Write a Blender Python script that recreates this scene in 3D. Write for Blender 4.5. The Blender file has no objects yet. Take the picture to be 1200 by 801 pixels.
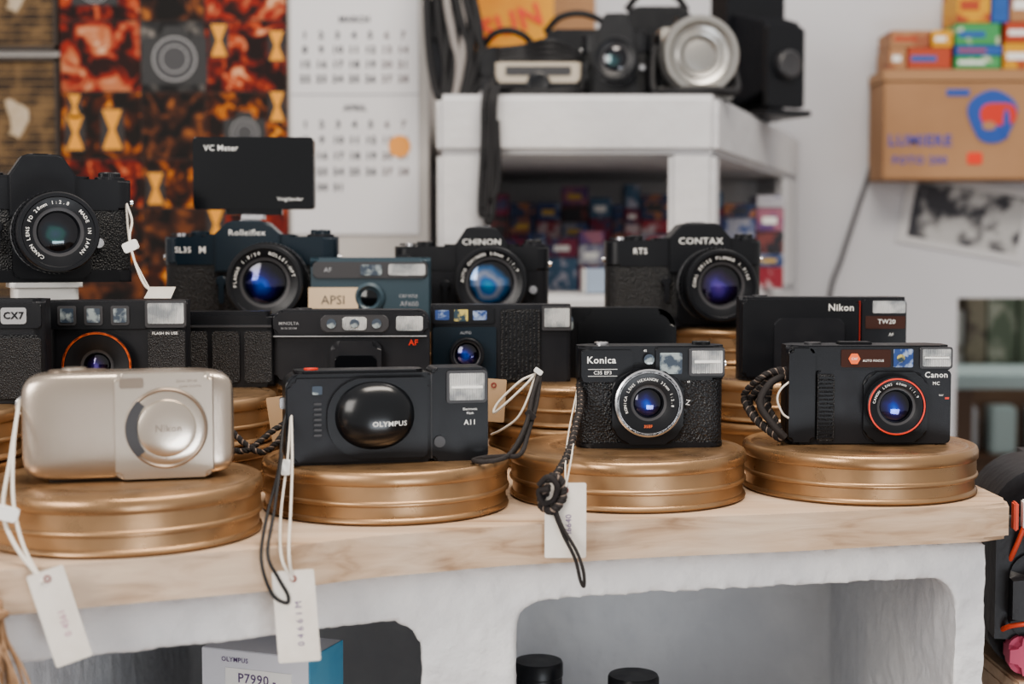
import bpy,bmesh,math,random
from mathutils import Vector,Matrix
random.seed(4)
COL=bpy.context.scene.collection
K=.001
# ---------------------------------------------------------------- materials
_M={}
def nodes(name):
    m=bpy.data.materials.new(name); m.use_nodes=True
    nt=m.node_tree; b=nt.nodes['Principled BSDF']; return m,nt,b
def mat(name,col=(.5,.5,.5),rough=.5,metal=0,bump=None,col2=None,nscale=20,stretch=(1,1,1),coat=0,spec=.5,lo=.4,hi=.6,rough2=None):
    if name in _M: return _M[name]
    m,nt,b=nodes(name); N=nt.nodes; L=nt.links
    b.inputs['Base Color'].default_value=(*col,1); b.inputs['Roughness'].default_value=rough
    b.inputs['Metallic'].default_value=metal; b.inputs['Coat Weight'].default_value=coat
    b.inputs['Specular IOR Level'].default_value=spec
    tc=N.new('ShaderNodeTexCoord'); mp=N.new('ShaderNodeMapping'); mp.inputs['Scale'].default_value=stretch
    L.new(tc.outputs['Object'],mp.inputs['Vector'])
    if col2:
        n=N.new('ShaderNodeTexNoise'); n.inputs['Scale'].default_value=nscale; n.inputs['Detail'].default_value=6
        r=N.new('ShaderNodeValToRGB'); r.color_ramp.elements[0].position=lo; r.color_ramp.elements[1].position=hi
        r.color_ramp.elements[0].color=(*col,1); r.color_ramp.elements[1].color=(*col2,1)
        L.new(mp.outputs[0],n.inputs['Vector']); L.new(n.outputs['Fac'],r.inputs['Fac']); L.new(r.outputs[0],b.inputs['Base Color'])
    if rough2:
        n3=N.new('ShaderNodeTexNoise'); n3.inputs['Scale'].default_value=45; n3.inputs['Detail'].default_value=8; L.new(mp.outputs[0],n3.inputs['Vector'])
        mr=N.new('ShaderNodeMapRange'); mr.inputs['From Min'].default_value=.35; mr.inputs['From Max'].default_value=.65; mr.inputs['To Min'].default_value=rough; mr.inputs['To Max'].default_value=rough2
        L.new(n3.outputs['Fac'],mr.inputs['Value']); L.new(mr.outputs[0],b.inputs['Roughness'])
    if bump:
        kind,sc,st,dist=bump
        bp=N.new('ShaderNodeBump'); bp.inputs['Strength'].default_value=st; bp.inputs['Distance'].default_value=dist
        if kind=='noise':
            t=N.new('ShaderNodeTexNoise'); t.inputs['Detail'].default_value=5; o=t.outputs['Fac']; t.inputs['Scale'].default_value=sc
        elif kind=='vor':
            t=N.new('ShaderNodeTexVoronoi'); o=t.outputs['Distance']; t.inputs['Scale'].default_value=sc
        else:
            t=N.new('ShaderNodeTexWave'); o=t.outputs['Fac']; t.inputs['Scale'].default_value=sc
            t.bands_direction='X' if kind=='wavex' else 'Z'
        L.new(mp.outputs[0],t.inputs['Vector']); L.new(o,bp.inputs['Height']); L.new(bp.outputs[0],b.inputs['Normal'])
    _M[name]=m; return m
def photoink(name,cols,scale,off,dist=.8):
    """printed photograph: four-tone noise picture"""
    m,nt,b=nodes(name); N=nt.nodes; L=nt.links
    tc=N.new('ShaderNodeTexCoord'); mp=N.new('ShaderNodeMapping'); mp.inputs['Location'].default_value=(off,0,off*.7); L.new(tc.outputs['Object'],mp.inputs[0])
    n=N.new('ShaderNodeTexNoise'); n.inputs['Scale'].default_value=scale; n.inputs['Detail'].default_value=3; n.inputs['Distortion'].default_value=dist; L.new(mp.outputs[0],n.inputs[0])
    r=N.new('ShaderNodeValToRGB'); cr=r.color_ramp; cr.interpolation='EASE'
    cr.elements[0].position=.41; cr.elements[0].color=(*cols[0],1); cr.elements[1].position=.72; cr.elements[1].color=(*cols[3],1)
    for p,c in ((.52,cols[1]),(.61,cols[2])):
        e=cr.elements.new(p); e.color=(*c,1)
    L.new(n.outputs['Fac'],r.inputs[0]); L.new(r.outputs[0],b.inputs['Base Color']); b.inputs['Roughness'].default_value=.55
    b.inputs['Specular IOR Level'].default_value=.25
    return m
def lensglass(name,R,cols):  # coating reflections painted into the colour: off-centre tint with noise patches
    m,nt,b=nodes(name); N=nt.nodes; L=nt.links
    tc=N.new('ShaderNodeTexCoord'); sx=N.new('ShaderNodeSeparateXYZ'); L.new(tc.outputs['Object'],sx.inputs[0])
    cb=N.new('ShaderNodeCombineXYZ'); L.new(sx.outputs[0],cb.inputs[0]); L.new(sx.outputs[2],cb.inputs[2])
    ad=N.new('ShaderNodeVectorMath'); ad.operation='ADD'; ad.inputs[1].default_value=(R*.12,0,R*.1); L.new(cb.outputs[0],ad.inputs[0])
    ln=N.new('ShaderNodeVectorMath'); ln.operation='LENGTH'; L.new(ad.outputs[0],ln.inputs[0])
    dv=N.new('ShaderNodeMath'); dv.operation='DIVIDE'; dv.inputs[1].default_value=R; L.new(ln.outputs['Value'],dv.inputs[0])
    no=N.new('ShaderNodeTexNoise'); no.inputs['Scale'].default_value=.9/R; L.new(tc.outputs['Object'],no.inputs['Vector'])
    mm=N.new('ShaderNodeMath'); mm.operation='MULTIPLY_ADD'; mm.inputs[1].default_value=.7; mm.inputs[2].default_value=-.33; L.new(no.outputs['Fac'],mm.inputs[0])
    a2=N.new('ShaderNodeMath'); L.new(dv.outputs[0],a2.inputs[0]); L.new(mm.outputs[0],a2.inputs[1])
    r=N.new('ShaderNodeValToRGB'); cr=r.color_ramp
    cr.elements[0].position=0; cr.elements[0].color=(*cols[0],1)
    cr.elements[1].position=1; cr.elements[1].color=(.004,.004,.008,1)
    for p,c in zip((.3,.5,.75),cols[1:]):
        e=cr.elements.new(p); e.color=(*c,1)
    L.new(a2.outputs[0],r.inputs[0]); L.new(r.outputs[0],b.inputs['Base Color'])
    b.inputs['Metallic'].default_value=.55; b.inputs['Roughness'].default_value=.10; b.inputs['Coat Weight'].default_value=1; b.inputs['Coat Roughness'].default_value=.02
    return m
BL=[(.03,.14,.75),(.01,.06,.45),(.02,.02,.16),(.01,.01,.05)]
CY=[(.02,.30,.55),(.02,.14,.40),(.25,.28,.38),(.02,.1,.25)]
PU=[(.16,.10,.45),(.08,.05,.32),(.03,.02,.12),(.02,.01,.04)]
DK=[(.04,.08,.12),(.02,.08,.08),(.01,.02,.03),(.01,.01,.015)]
BLACK=mat('black_plastic',(.008,.009,.012),.30,bump=('noise',900,.12,.0005),rough2=.42,spec=.42)
GLOSS=mat('black_gloss',(.006,.007,.009),.12)
SGLOSS=mat('black_semigloss',(.006,.007,.009),.22)
SATIN=mat('black_satin',(.011,.012,.016),.36,bump=('noise',1500,.25,.0004),rough2=.5,spec=.42)
LEATH=mat('leatherette',(.009,.010,.012),.45,bump=('vor',700,.9,.0009))
PEBB=mat('pebbled_grip',(.010,.011,.014),.34,bump=('vor',620,.8,.0011))
DOTS=mat('dotted_grip',(.014,.015,.018),.45,bump=('vor',1100,1,.0008))
BLUEB=mat('blue_black_enamel',(.006,.016,.027),.26)
SLATE=mat('slate_plastic',(.038,.066,.086),.36,bump=('noise',1200,.15,.0004))
SILV=mat('chrome',(.7,.7,.72),.22,1)
CHAMP=mat('champagne_metal',(.50,.43,.365),.27,.88,bump=('noise',2500,.2,.0002))
CHAMP2=mat('champagne_light',(.60,.53,.455),.24,.88)
CHAMPD=mat('champagne_dark',(.27,.22,.18),.35,.7)
WHITE=mat('white_ink',(.82,.82,.8),.5)
GREYI=mat('grey_ink',(.35,.36,.38),.5)
DGREY=mat('dark_grey',(.05,.05,.055),.4)
RED=mat('red_enamel',(.75,.06,.03),.35)
ORNG=mat('orange_enamel',(.85,.17,.05),.35)
BROWNW=mat('smoked_window',(.05,.018,.012),.08)
WIND=mat('viewfinder_window',(.05,.07,.10),.05,col2=(.32,.37,.38),nscale=90,lo=.5,hi=.6,coat=1)
WINY=mat('amber_window',(.55,.45,.14),.08,col2=(.02,.05,.07),nscale=150,lo=.45,hi=.55,coat=1)
WINB=mat('blue_window',(.02,.06,.22),.06,col2=(.3,.38,.55),nscale=180,lo=.5,hi=.62,coat=1)
FLASH=mat('flash_diffuser',(.40,.43,.45),.12,.35,bump=('wavex',190,.8,.0012),col2=(.88,.89,.88),nscale=60,lo=.4,hi=.6,coat=1)
GOLD=mat('bronze_lacquer',(.335,.208,.115),.26,.76,bump=('noise',60,.10,.002),col2=(.41,.265,.152),nscale=9,lo=.3,hi=.7,rough2=.42)
PLAST=mat('whitewash_plaster',(.64,.645,.665),.75,bump=('noise',38,.6,.007),col2=(.75,.75,.755),nscale=7)
WALL=mat('wall_paint',(.53,.535,.565),.8,bump=('noise',15,.2,.004),col2=(.57,.575,.605),nscale=2)
PAPER=mat('paper_tag',(.72,.67,.60),.7,col2=(.78,.74,.68),nscale=40)
STR=mat('cotton_string',(.66,.62,.56),.85)
CORD=mat('black_cord',(.012,.012,.014),.6)
BRAID=mat('woven_strap',(.022,.018,.018),.75,bump=('wavez',500,.5,.001))
BRAIDL=mat('strap_stitch',(.22,.17,.14),.8)
WOODF=mat('floor_boards',(.22,.15,.10),.55,col2=(.3,.2,.13),nscale=3,stretch=(1,12,1))
CARD=mat('cardboard',(.34,.19,.10),.75,col2=(.40,.23,.125),nscale=4)
def wood():
    m,nt,b=nodes('pine_wood'); N=nt.nodes; L=nt.links
    tc=N.new('ShaderNodeTexCoord'); mp=N.new('ShaderNodeMapping'); mp.inputs['Rotation'].default_value=(0,0,-.27); mp.inputs['Scale'].default_value=(2.6,28,48)
    L.new(tc.outputs['Object'],mp.inputs[0])
    n=N.new('ShaderNodeTexNoise'); n.inputs['Scale'].default_value=2.2; n.inputs['Detail'].default_value=9; n.inputs['Distortion'].default_value=.5
    L.new(mp.outputs[0],n.inputs['Vector'])
    r=N.new('ShaderNodeValToRGB'); e=r.color_ramp.elements
    e[0].position=.30; e[0].color=(.30,.19,.115,1); e[1].position=.66; e[1].color=(.59,.45,.33,1)
    x=e.new(.45); x.color=(.49,.35,.24,1)
    L.new(n.outputs['Fac'],r.inputs[0])
    n2=N.new('ShaderNodeTexNoise'); n2.inputs['Scale'].default_value=9; L.new(tc.outputs['Object'],n2.inputs['Vector'])
    mx=N.new('ShaderNodeMixRGB'); mx.blend_type='MIX'; mx.inputs[2].default_value=(.60,.495,.40,1)
    r2=N.new('ShaderNodeValToRGB'); r2.color_ramp.elements[0].position=.46; r2.color_ramp.elements[1].position=.8
    L.new(n2.outputs['Fac'],r2.inputs[0]); L.new(r2.outputs[0],mx.inputs[0]); L.new(r.outputs[0],mx.inputs[1]); L.new(mx.outputs[0],b.inputs['Base Color'])
    bp=N.new('ShaderNodeBump'); bp.inputs['Strength'].default_value=.4; bp.inputs['Distance'].default_value=.002
    L.new(n.outputs['Fac'],bp.inputs['Height']); L.new(bp.outputs[0],b.inputs['Normal']); b.inputs['Roughness'].default_value=.65
    return m
WOOD=wood()
# ---------------------------------------------------------------- geometry helpers
def empty(name,loc,yaw=0,tilt=0,roll=0,sc=1):
    o=bpy.data.objects.new(name,None); o.location=loc; o.rotation_euler=(math.radians(tilt),math.radians(roll),math.radians(yaw))
    o.scale=(sc,)*3
    o.empty_display_size=.02; COL.objects.link(o); return o
def addmesh(name,me,parent=None,loc=(0,0,0),rot=(0,0,0),sharp=35,wn=True):
    o=bpy.data.objects.new(name,me); COL.objects.link(o); o.location=loc; o.rotation_euler=rot
    if parent: o.parent=parent
    for p in me.polygons: p.use_smooth=True
    me.set_sharp_from_angle(angle=math.radians(sharp))
    if wn:
        w=o.modifiers.new('wn','WEIGHTED_NORMAL'); w.keep_sharp=True
    return o
def finish(bm,name,mats,parent,loc=(0,0,0),rot=(0,0,0),sharp=35,wn=True):
    bmesh.ops.recalc_face_normals(bm,faces=bm.faces)
    me=bpy.data.meshes.new(name); bm.to_mesh(me); bm.free()
    for m in (mats if isinstance(mats,(list,tuple)) else [mats]): me.materials.append(m)
    return addmesh(name,me,parent,loc,rot,sharp,wn)
def rr(x0,x1,z0,z1,r,n=5):
    if not isinstance(r,(tuple,list)): r=(r,)*4
    out=[]
    for (cx,cz,sx,sz,a0,ri) in ((x0,z0,1,1,180,r[0]),(x1,z0,-1,1,270,r[1]),(x1,z1,-1,-1,0,r[2]),(x0,z1,1,-1,90,r[3])):
        if ri<=0: out.append((cx,cz)); continue
        for i in range(n+1):
            a=math.radians(a0+90*i/n); out.append((cx+sx*ri+ri*math.cos(a),cz+sz*ri+ri*math.sin(a)))
    return out
def prism(parent,name,pts,a0,a1,m,axis='y',bev=0,seg=2,u=K,taper=None,sharp=35,loc=(0,0,0),rot=(0,0,0)):
    bm=bmesh.new()
    def P(p,a):
        x,y=p[0],p[1]
        if axis=='y': return (x*u,a*u,y*u)
        if axis=='z': return (x*u,y*u,a*u)
        return (a*u,x*u,y*u)
    A=[bm.verts.new(P(p,a0)) for p in pts]
    B=[bm.verts.new(P(p,a1)) for p in pts]
    n=len(pts)
    f0=bm.faces.new(A); f1=bm.faces.new(list(reversed(B)))
    for i in range(n): bm.faces.new((A[i],B[i],B[(i+1)%n],A[(i+1)%n]))
    if bev:
        es=list(set(f0.edges)|set(f1.edges))
        if n<=6: es=list(bm.edges)
        bmesh.ops.bevel(bm,geom=es,offset=bev*u,segments=seg,affect='EDGES',clamp_overlap=True)
    return finish(bm,name,m,parent,loc,rot,sharp)
def box(parent,name,x0,x1,y0,y1,z0,z1,m,bev=0,seg=2,u=K,loc=(0,0,0),rot=(0,0,0)):
    return prism(parent,name,[(x0,z0),(x1,z0),(x1,z1),(x0,z1)],y0,y1,m,'y',bev,seg,u,loc=loc,rot=rot)
def dome(parent,name,c,r,m,e=2.4,u=K):
    bm=bmesh.new(); bmesh.ops.create_uvsphere(bm,u_segments=64,v_segments=48,radius=1)
    for v in bm.verts:
        q=[abs(t) for t in v.co]; s=sum(t**e for t in q)**(1/e); v.co=Vector([v.co[i]/s*r[i]*u for i in range(3)])
    return finish(bm,name,m,parent,tuple(x*u for x in c),sharp=60,wn=False)
def softbody(parent,name,c,r,m,e=8,n=40,u=K):
    bm=bmesh.new(); bmesh.ops.create_cube(bm,size=2); bmesh.ops.subdivide_edges(bm,edges=bm.edges,cuts=n,use_grid_fill=True)
    for v in bm.verts:
        q=[abs(t)/1.0 for t in v.co]; s=(q[0]**e+q[1]**e+q[2]**e)**(1/e); v.co=Vector([v.co[i]/s*r[i]*u for i in range(3)])
    return finish(bm,name,m,parent,tuple(x*u for x in c),sharp=80,wn=False)
def lathe(parent,name,prof,c,mats,axis='f',seg=48,u=K,ribs=0,ribd=0,sharp=30):
    bm=bmesh.new(); rings=[]
    for pi,p in enumerate(prof):
        r,t=p[0]*u,p[1]*u; ring=[]
        if r<=1e-9:
            v=bm.verts.new((0,-t,0) if axis=='f' else (0,0,t)) if axis in 'fz' else bm.verts.new((t,0,0)); rings.append([v]); continue
        for i in range(seg):
            a=2*math.pi*i/seg; q=r-(ribd*u if (ribs and (i%2)) else 0)
            if axis=='f': co=(q*math.cos(a),-t,q*math.sin(a))
            elif axis=='z': co=(q*math.cos(a),q*math.sin(a),t)
            else: co=(t,q*math.cos(a),q*math.sin(a))
            ring.append(bm.verts.new(co))
        rings.append(ring)
    for k in range(len(prof)-1):
        A,B=rings[k],rings[k+1]; mi=prof[k+1][2] if len(prof[k+1])>2 else 0
        for i in range(seg):
            j=(i+1)%seg
            if len(A)==1 and len(B)==1: continue
            if len(A)==1: f=bm.faces.new((A[0],B[i],B[j]))
            elif len(B)==1: f=bm.faces.new((A[i],B[0],A[j]))
            else: f=bm.faces.new((A[i],B[i],B[j],A[j]))
            f.material_index=mi
    return finish(bm,name,mats,parent,tuple(x*u for x in c),(0,0,0),sharp,False)
def knurl(parent,name,c,r,t0,t1,m,n=90,d=.6,axis='f'):
    return lathe(parent,name,[(r-1.2,t0),(r,t0),(r,t1),(r-1.2,t1)],c,m,axis,seg=n,ribs=1,ribd=d,sharp=20)
_tc={}
def tmesh(s,bold):
    k=(s,bold)
    if k in _tc: return _tc[k]
    cu=bpy.data.curves.new('t','FONT'); cu.body=s; cu.size=1; cu.align_x='CENTER'; cu.align_y='CENTER'; cu.offset=bold; cu.resolution_u=2
    cu.space_character=1.03+bold*3
    ob=bpy.data.objects.new('t',cu); COL.objects.link(ob); bpy.context.view_layer.update()
    me=bpy.data.meshes.new_from_object(ob.evaluated_get(bpy.context.evaluated_depsgraph_get()))
    r=([tuple(v.co) for v in me.vertices],[tuple(p.vertices) for p in me.polygons])
    bpy.data.objects.remove(ob); bpy.data.meshes.remove(me); bpy.data.curves.remove(cu); _tc[k]=r; return r
def text(parent,name,items,y,m,u=K,bold=.01,wide=1.0):
    V=[];F=[]
    for it in items:
        s,x,z,h=it[:4]; a=math.radians(it[4]) if len(it)>4 else 0
        vs,fs=tmesh(s,bold); k=h/.72; b=len(V)
        for v in vs:
            px,pz=v[0]*k*wide,v[1]*k
            X=x+px*math.cos(a)-pz*math.sin(a); Z=z+px*math.sin(a)+pz*math.cos(a)
            V.append((X*u,(y(X,Z) if callable(y) else y)*u,Z*u))
        F+=[tuple(i+b for i in f) for f in fs]
    me=bpy.data.meshes.new(name); me.from_pydata(V,[],F); me.materials.append(m)
    o=bpy.data.objects.new(name,me); COL.objects.link(o)
    if parent: o.parent=parent
    return o
def ringtext(parent,name,s,cx,cz,y,r,h,m,a0,step):
    it=[]
    for i,ch in enumerate(s):
        a=a0-step*i
        if ch==' ': continue
        it.append((ch,cx+r*math.cos(math.radians(a)),cz+r*math.sin(math.radians(a)),h,a-90))
    return text(parent,name,it,y,m)
def catmull(pts,n=10):
    P=[Vector(p) for p in pts]; P=[P[0]*2-P[1]]+P+[P[-1]*2-P[-2]]; out=[]
    for i in range(1,len(P)-2):
        for k in range(n):
            t=k/n; a,b,c,d=P[i-1],P[i],P[i+1],P[i+2]
            out.append(.5*((2*b)+(c-a)*t+(2*a-5*b+4*c-d)*t*t+(3*b-a-3*c+d)*t**3))
    out.append(P[-2]); return out
def tube(parent,name,pts,r,m,n=10,smooth=True,cyc=False):
    cu=bpy.data.curves.new(name,'CURVE'); cu.dimensions='3D'; cu.bevel_depth=r; cu.bevel_resolution=3; cu.use_fill_caps=True
    q=catmull(pts,n) if smooth else [Vector(p) for p in pts]
    sp=cu.splines.new('POLY'); sp.points.add(len(q)-1)
    for p,v in zip(sp.points,q): p.co=(*v,1)
    sp.use_cyclic_u=cyc
    cu.materials.append(m); o=bpy.data.objects.new(name,cu); COL.objects.link(o)
    if parent: o.parent=parent
    return o
def braid(parent,name,pts,r,m1,m2,pitch=.006,n=24):
    q=catmull(pts,n); L=0; S=[[],[],[]]; up=Vector((.3,.9,.2)).normalized()
    for i,p in enumerate(q):
        t=(q[min(i+1,len(q)-1)]-q[max(i-1,0)]).normalized(); a=t.cross(up)
        if a.length<1e-3: a=Vector((1,0,0))
        a.normalize(); b=t.cross(a)
        if i: L+=(p-q[i-1]).length
        for k in range(3):
            an=2*math.pi*(L/pitch+k/3); S[k].append(p+a*math.cos(an)*r*.6+b*math.sin(an)*r*.6)
    for k in range(3): tube(parent,name+'_strand_%d'%(k+1),S[k],r*.62 if k<2 else r*.36,m1 if k<2 else m2,smooth=False)
# ---------------------------------------------------------------- lens
def lens(p,cx,cz,y0,R,L,cols,ring=None,txt='',name='lens',barrel=None,gr=.5,tm=None,knob=True,rt=None):
    barrel=barrel or BLACK
    G=lensglass(name+'_coated_glass',R*gr*K,cols)
    ringm=ring or BLACK
    rr_=rt or .90
    prof=[(R*.96,0,0),(R*.96,L*.14,0),(R*.9,L*.16,0),(R*.9,L*.70,0),(R*.95,L*.72,0),(R*.95,L*.96,0),(R*.92,L,0),(R*rr_,L,0),
      (R*(rr_-.06),L,1),(R*(rr_-.08),L-1,0),(R*(gr+.12),L-2.2,0),(R*(gr+.10),L-2.5,3),(R*(gr+.04),L-2.7,3),(R*gr,L-5,0),(R*gr,L-5,2),(R*gr*.7,L-3.6,2),(R*gr*.35,L-2.9,2),(0,L-2.6,2)]
    lathe(p,name,prof,(cx,y0,cz),[barrel,ringm,G,DGREY],seg=64)
    if knob:
        knurl(p,name+'_focus_ring',(cx,y0,cz),R,L*.36,L*.66,barrel,110,.7)
        knurl(p,name+'_aperture_ring',(cx,y0,cz),R*.98,L*.16,L*.28,barrel,60,.6)
    if txt:
        rad=R*(rr_-.08+gr+.12)/2; n=len(txt)
        ringtext(p,name+'_engraving',txt,cx,cz,y0-L+.9,rad,R*.085,tm or WHITE,90+n*3.6,7.2)
# ---------------------------------------------------------------- SLR
def dial(p,name,x,y,z,r,h,m,n=40):
    lathe(p,name,[(0,0),(r,0),(r,h*.85),(r*.92,h),(0,h)],(x,y,z),m,'z',seg=n*2,ribs=1,ribd=.35,sharp=20)
def slr(name,loc,yaw,w,hb,hp,d,px,lx,lz,LR,LL,cols,m_top,m_grip,txtp,ltxt,pw=44,ring=None,grip=False,gr=.5,sc=1):
    p=empty(name,loc,yaw,sc=sc); W=w/2; D=d/2
    bh=hb*.12
    prism(p,'base_plate',rr(-W,W,-D,D,D*.7),0,bh,m_top,'z',1)
    prism(p,'grip_cover',rr(-W+.6,W-.6,-D+.6,D-.6,D*.68),bh,hb*.70,m_grip,'z',.3)
    prism(p,'top_plate',rr(-W,W,-D,D,D*.7),hb*.70,hb,m_top,'z',2,3)
    prism(p,'top_deck',rr(px-pw*.72,px+pw*.72,-D+2,D-2,5),hb-.5,hb+2.2,m_top,'z',1.2)
    pts=[(px-pw/2,hb*.62),(px+pw/2,hb*.62),(px+pw/2,hb+2),(px+pw*.30,hp-1.5),(px+pw*.22,hp),(px-pw*.22,hp),(px-pw*.30,hp-1.5),(px-pw/2,hb+2)]
    prism(p,'pentaprism_housing',pts,-D-4,D-3,m_top,'y',1.5,3)
    box(p,'hot_shoe',px-9,px+9,-4,12,hp-.6,hp+1.2,SILV,.4)
    box(p,'hot_shoe_slot',px-6,px+6,-5,11,hp+1.0,hp+1.5,BLACK,.2)
    prism(p,'mirror_box',rr(lx-LR*.92,lx+LR*.92,3,hb*.68,6),-D-5,-D+2,m_top,'y',1.2)
    lathe(p,'lens_mount',[(LR*.98,0),(LR*.98,2.5),(LR*.8,2.5)],(lx,-D-5,lz),SILV)
    lens(p,lx,lz,-D-7,LR,LL,cols,ring,ltxt,gr=gr)
    dial(p,'shutter_dial',-W+30,2,hb,8.5,5,m_top); dial(p,'rewind_knob',W-16,0,hb,9,6.5,m_top)
    dial(p,'film_speed_dial',W-16,0,hb,12,2.5,SATIN)
    lathe(p,'shutter_button',[(0,0),(5,0),(5,3),(2.5,3.6),(0,3.2)],(-W+15,-4,hb),SILV,'z',24)
    prism(p,'wind_lever',[(-W+4,-2),(-W+24,-6),(-W+26,-2),(-W+24,4),(-W+8,8)],hb+1,hb+3.2,BLACK,'z',.6)
    for s in (-1,1):
        lathe(p,'strap_lug_%d'%(s+2),[(0,0),(2.6,0),(2.6,3*1),(0,3)] if s>0 else [(0,0),(2.6,0),(2.6,-3),(0,-3)],(s*(W-.5),0,hb*.78),SILV,'x',20)
    lathe(p,'self_timer',[(5,0),(5,3),(4,4),(0,4)],(lx-LR-9,-D,hb*.52),m_top)
    prism(p,'self_timer_lever',rr(lx-LR-11.5,lx-LR-6.5,hb*.28,hb*.55,2.4),-D-5,-D-3.4,m_top,'y',.5)
    lathe(p,'release_button',[(4,0),(4,3),(0,3)],(lx+LR+4,-D,lz-8),SILV)
    if grip: prism(p,'finger_grip',rr(-W+1,-W+20,4,hb*.9,6),-D-9,-D+2,m_grip,'y',3,3)
    if txtp: text(p,'lettering',[(t[0],t[1],t[2],t[3]) for t in txtp],-D-4.3,WHITE,bold=.004,wide=1.12)
    return p
# ================================================================= ROOM
def slab(name,x0,x1,y0,y1,z0,z1,m,bev=0): return box(None,name,x0,x1,y0,y1,z0,z1,m,bev,u=1)
slab('floor',-1.7,2.6,-1.2,4.4,-.05,0,WOODF)
bm=bmesh.new()
for (x0,x1,z0,z1) in ((-1.7,.815,0,2.7),(.815,1.7,1.005,2.7),(.815,1.7,0,.35)):
    r=bmesh.ops.create_cube(bm,size=1); bmesh.ops.scale(bm,vec=(x1-x0,.1,z1-z0),verts=r['verts']); bmesh.ops.translate(bm,vec=((x0+x1)/2,2.65,(z0+z1)/2),verts=r['verts'])
finish(bm,'wall_back',WALL,None)
slab('wall_left',-1.8,-1.7,-1.2,4.4,0,2.7,WALL)
slab('wall_far',-1.7,2.6,4.3,4.4,0,2.7,mat('far_wall',(.10,.12,.09),.8,col2=(.28,.29,.25),nscale=3))
slab('wall_chimney_breast',-1.7,-.128,2.2,2.6,0,2.7,mat('chimney_paint',(.50,.48,.46),.8,col2=(.56,.54,.52),nscale=4,bump=('noise',15,.3,.004)))
# ================================================================= DISPLAY BLOCK
front=[(-.62,.665),(-.45,.745),(-.295,.815),(-.16,.872),(-.083,.915),(0,.948),(.09,.972),(.244,1.006),(.345,1.030),(.368,1.040)]
def boardpts():
    o=[]
    q=catmull([(x,y,0) for x,y in front[:-1]],6)
    for i,v in enumerate(q): o.append((v.x,v.y+.0010*math.sin(i*.9)))
    return o+[(.366,1.038),(.372,1.06),(.362,1.62),(-.62,1.62)]
prism(None,'wooden_board',boardpts(),.873,.900,WOOD,'z',.003,3,u=1,sharp=50)
foot=[(-.60,.69),(-.295,.832),(-.16,.888),(-.083,.930),(0,.963),(.09,.986),(.244,1.020),(.352,1.044),(.350,1.6),(-.60,1.6)]
blk=prism(None,'plaster_display_block',foot,0,.872,PLAST,'z',.004,2,u=1)
def cutter(pts,y0,y1,loc,yaw):
    o=prism(None,'cut',pts,y0,y1,PLAST,'y',0,u=1,loc=loc,rot=(0,0,math.radians(yaw)))
    o.modifiers.clear(); return o
c1=cutter(rr(.003,.328,.57,.844,.022),-.2,.46,(0,.99,0),0)
c2=cutter(rr(-.335,-.062,.57,.838,.024),-.25,.52,(0,.94,0),0)
c3=cutter(rr(-.55,-.38,.57,.838,.026),-.25,.52,(0,.94,0),0)
for c in (c1,c2,c3):
    b=blk.modifiers.new('b','BOOLEAN'); b.operation='DIFFERENCE'; b.object=c; b.solver='EXACT'
bpy.context.view_layer.update()
me=bpy.data.meshes.new_from_object(blk.evaluated_get(bpy.context.evaluated_depsgraph_get()))
blk.modifiers.clear(); blk.data=me
for c in (c1,c2,c3): bpy.data.objects.remove(c)
rm=blk.modifiers.new('r','REMESH'); rm.mode='VOXEL'; rm.voxel_size=.004; rm.use_smooth_shade=True
tx=bpy.data.textures.new('plaster_lumps','CLOUDS'); tx.noise_scale=.016; tx.noise_depth=3
dp=blk.modifiers.new('d','DISPLACE'); dp.texture=tx; dp.strength=.0045; dp.mid_level=.7; dp.texture_coords='LOCAL'
# ================================================================= FILM CANS
prof=[(0,0),(86,0),(88.6,.6),(89.6,2.2),(89,4),(87.6,5),(87.4,12.5),(88,13),(89.6,13.4),(90,14.6),(89.6,16),(88.7,16.6),(88.5,26.5),(89.2,27),(90,28.2),(89.9,33),(88.9,35.6),(87,36.6),(85,36.2),(83.6,35.6),(82,36.2),(80.5,36.9),(60,36.9),(59,36.6),(58,36.9),(0,36.9)]
can=lathe(None,'film_can',prof,(0,0,0),[GOLD],'z',seg=128,sharp=50)
canme=can.data; bpy.data.objects.remove(can)
def film_can(x,y,k):
    o=bpy.data.objects.new('film_can',canme); o.location=(x,y,.900+.037*k); o.rotation_euler[2]=random.random()*6; COL.objects.link(o)
for x,y in ((-.2555,.93),(-.092,1.034),(.088,1.08),(.272,1.11)): film_can(x,y,0)
for x,y in ((-.445,1.02),(-.277,1.118),(-.11,1.22),(.068,1.265),(.252,1.295)):
    for k in range(2): film_can(x+random.uniform(-.001,.001),y,k)
for x,y in ((-.47,1.21),(-.29,1.325),(-.128,1.405),(.052,1.45),(.234,1.48)):
    for k in range(3): film_can(x,y,k)
Z1,Z2,Z3=.937,.974,1.011
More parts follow.
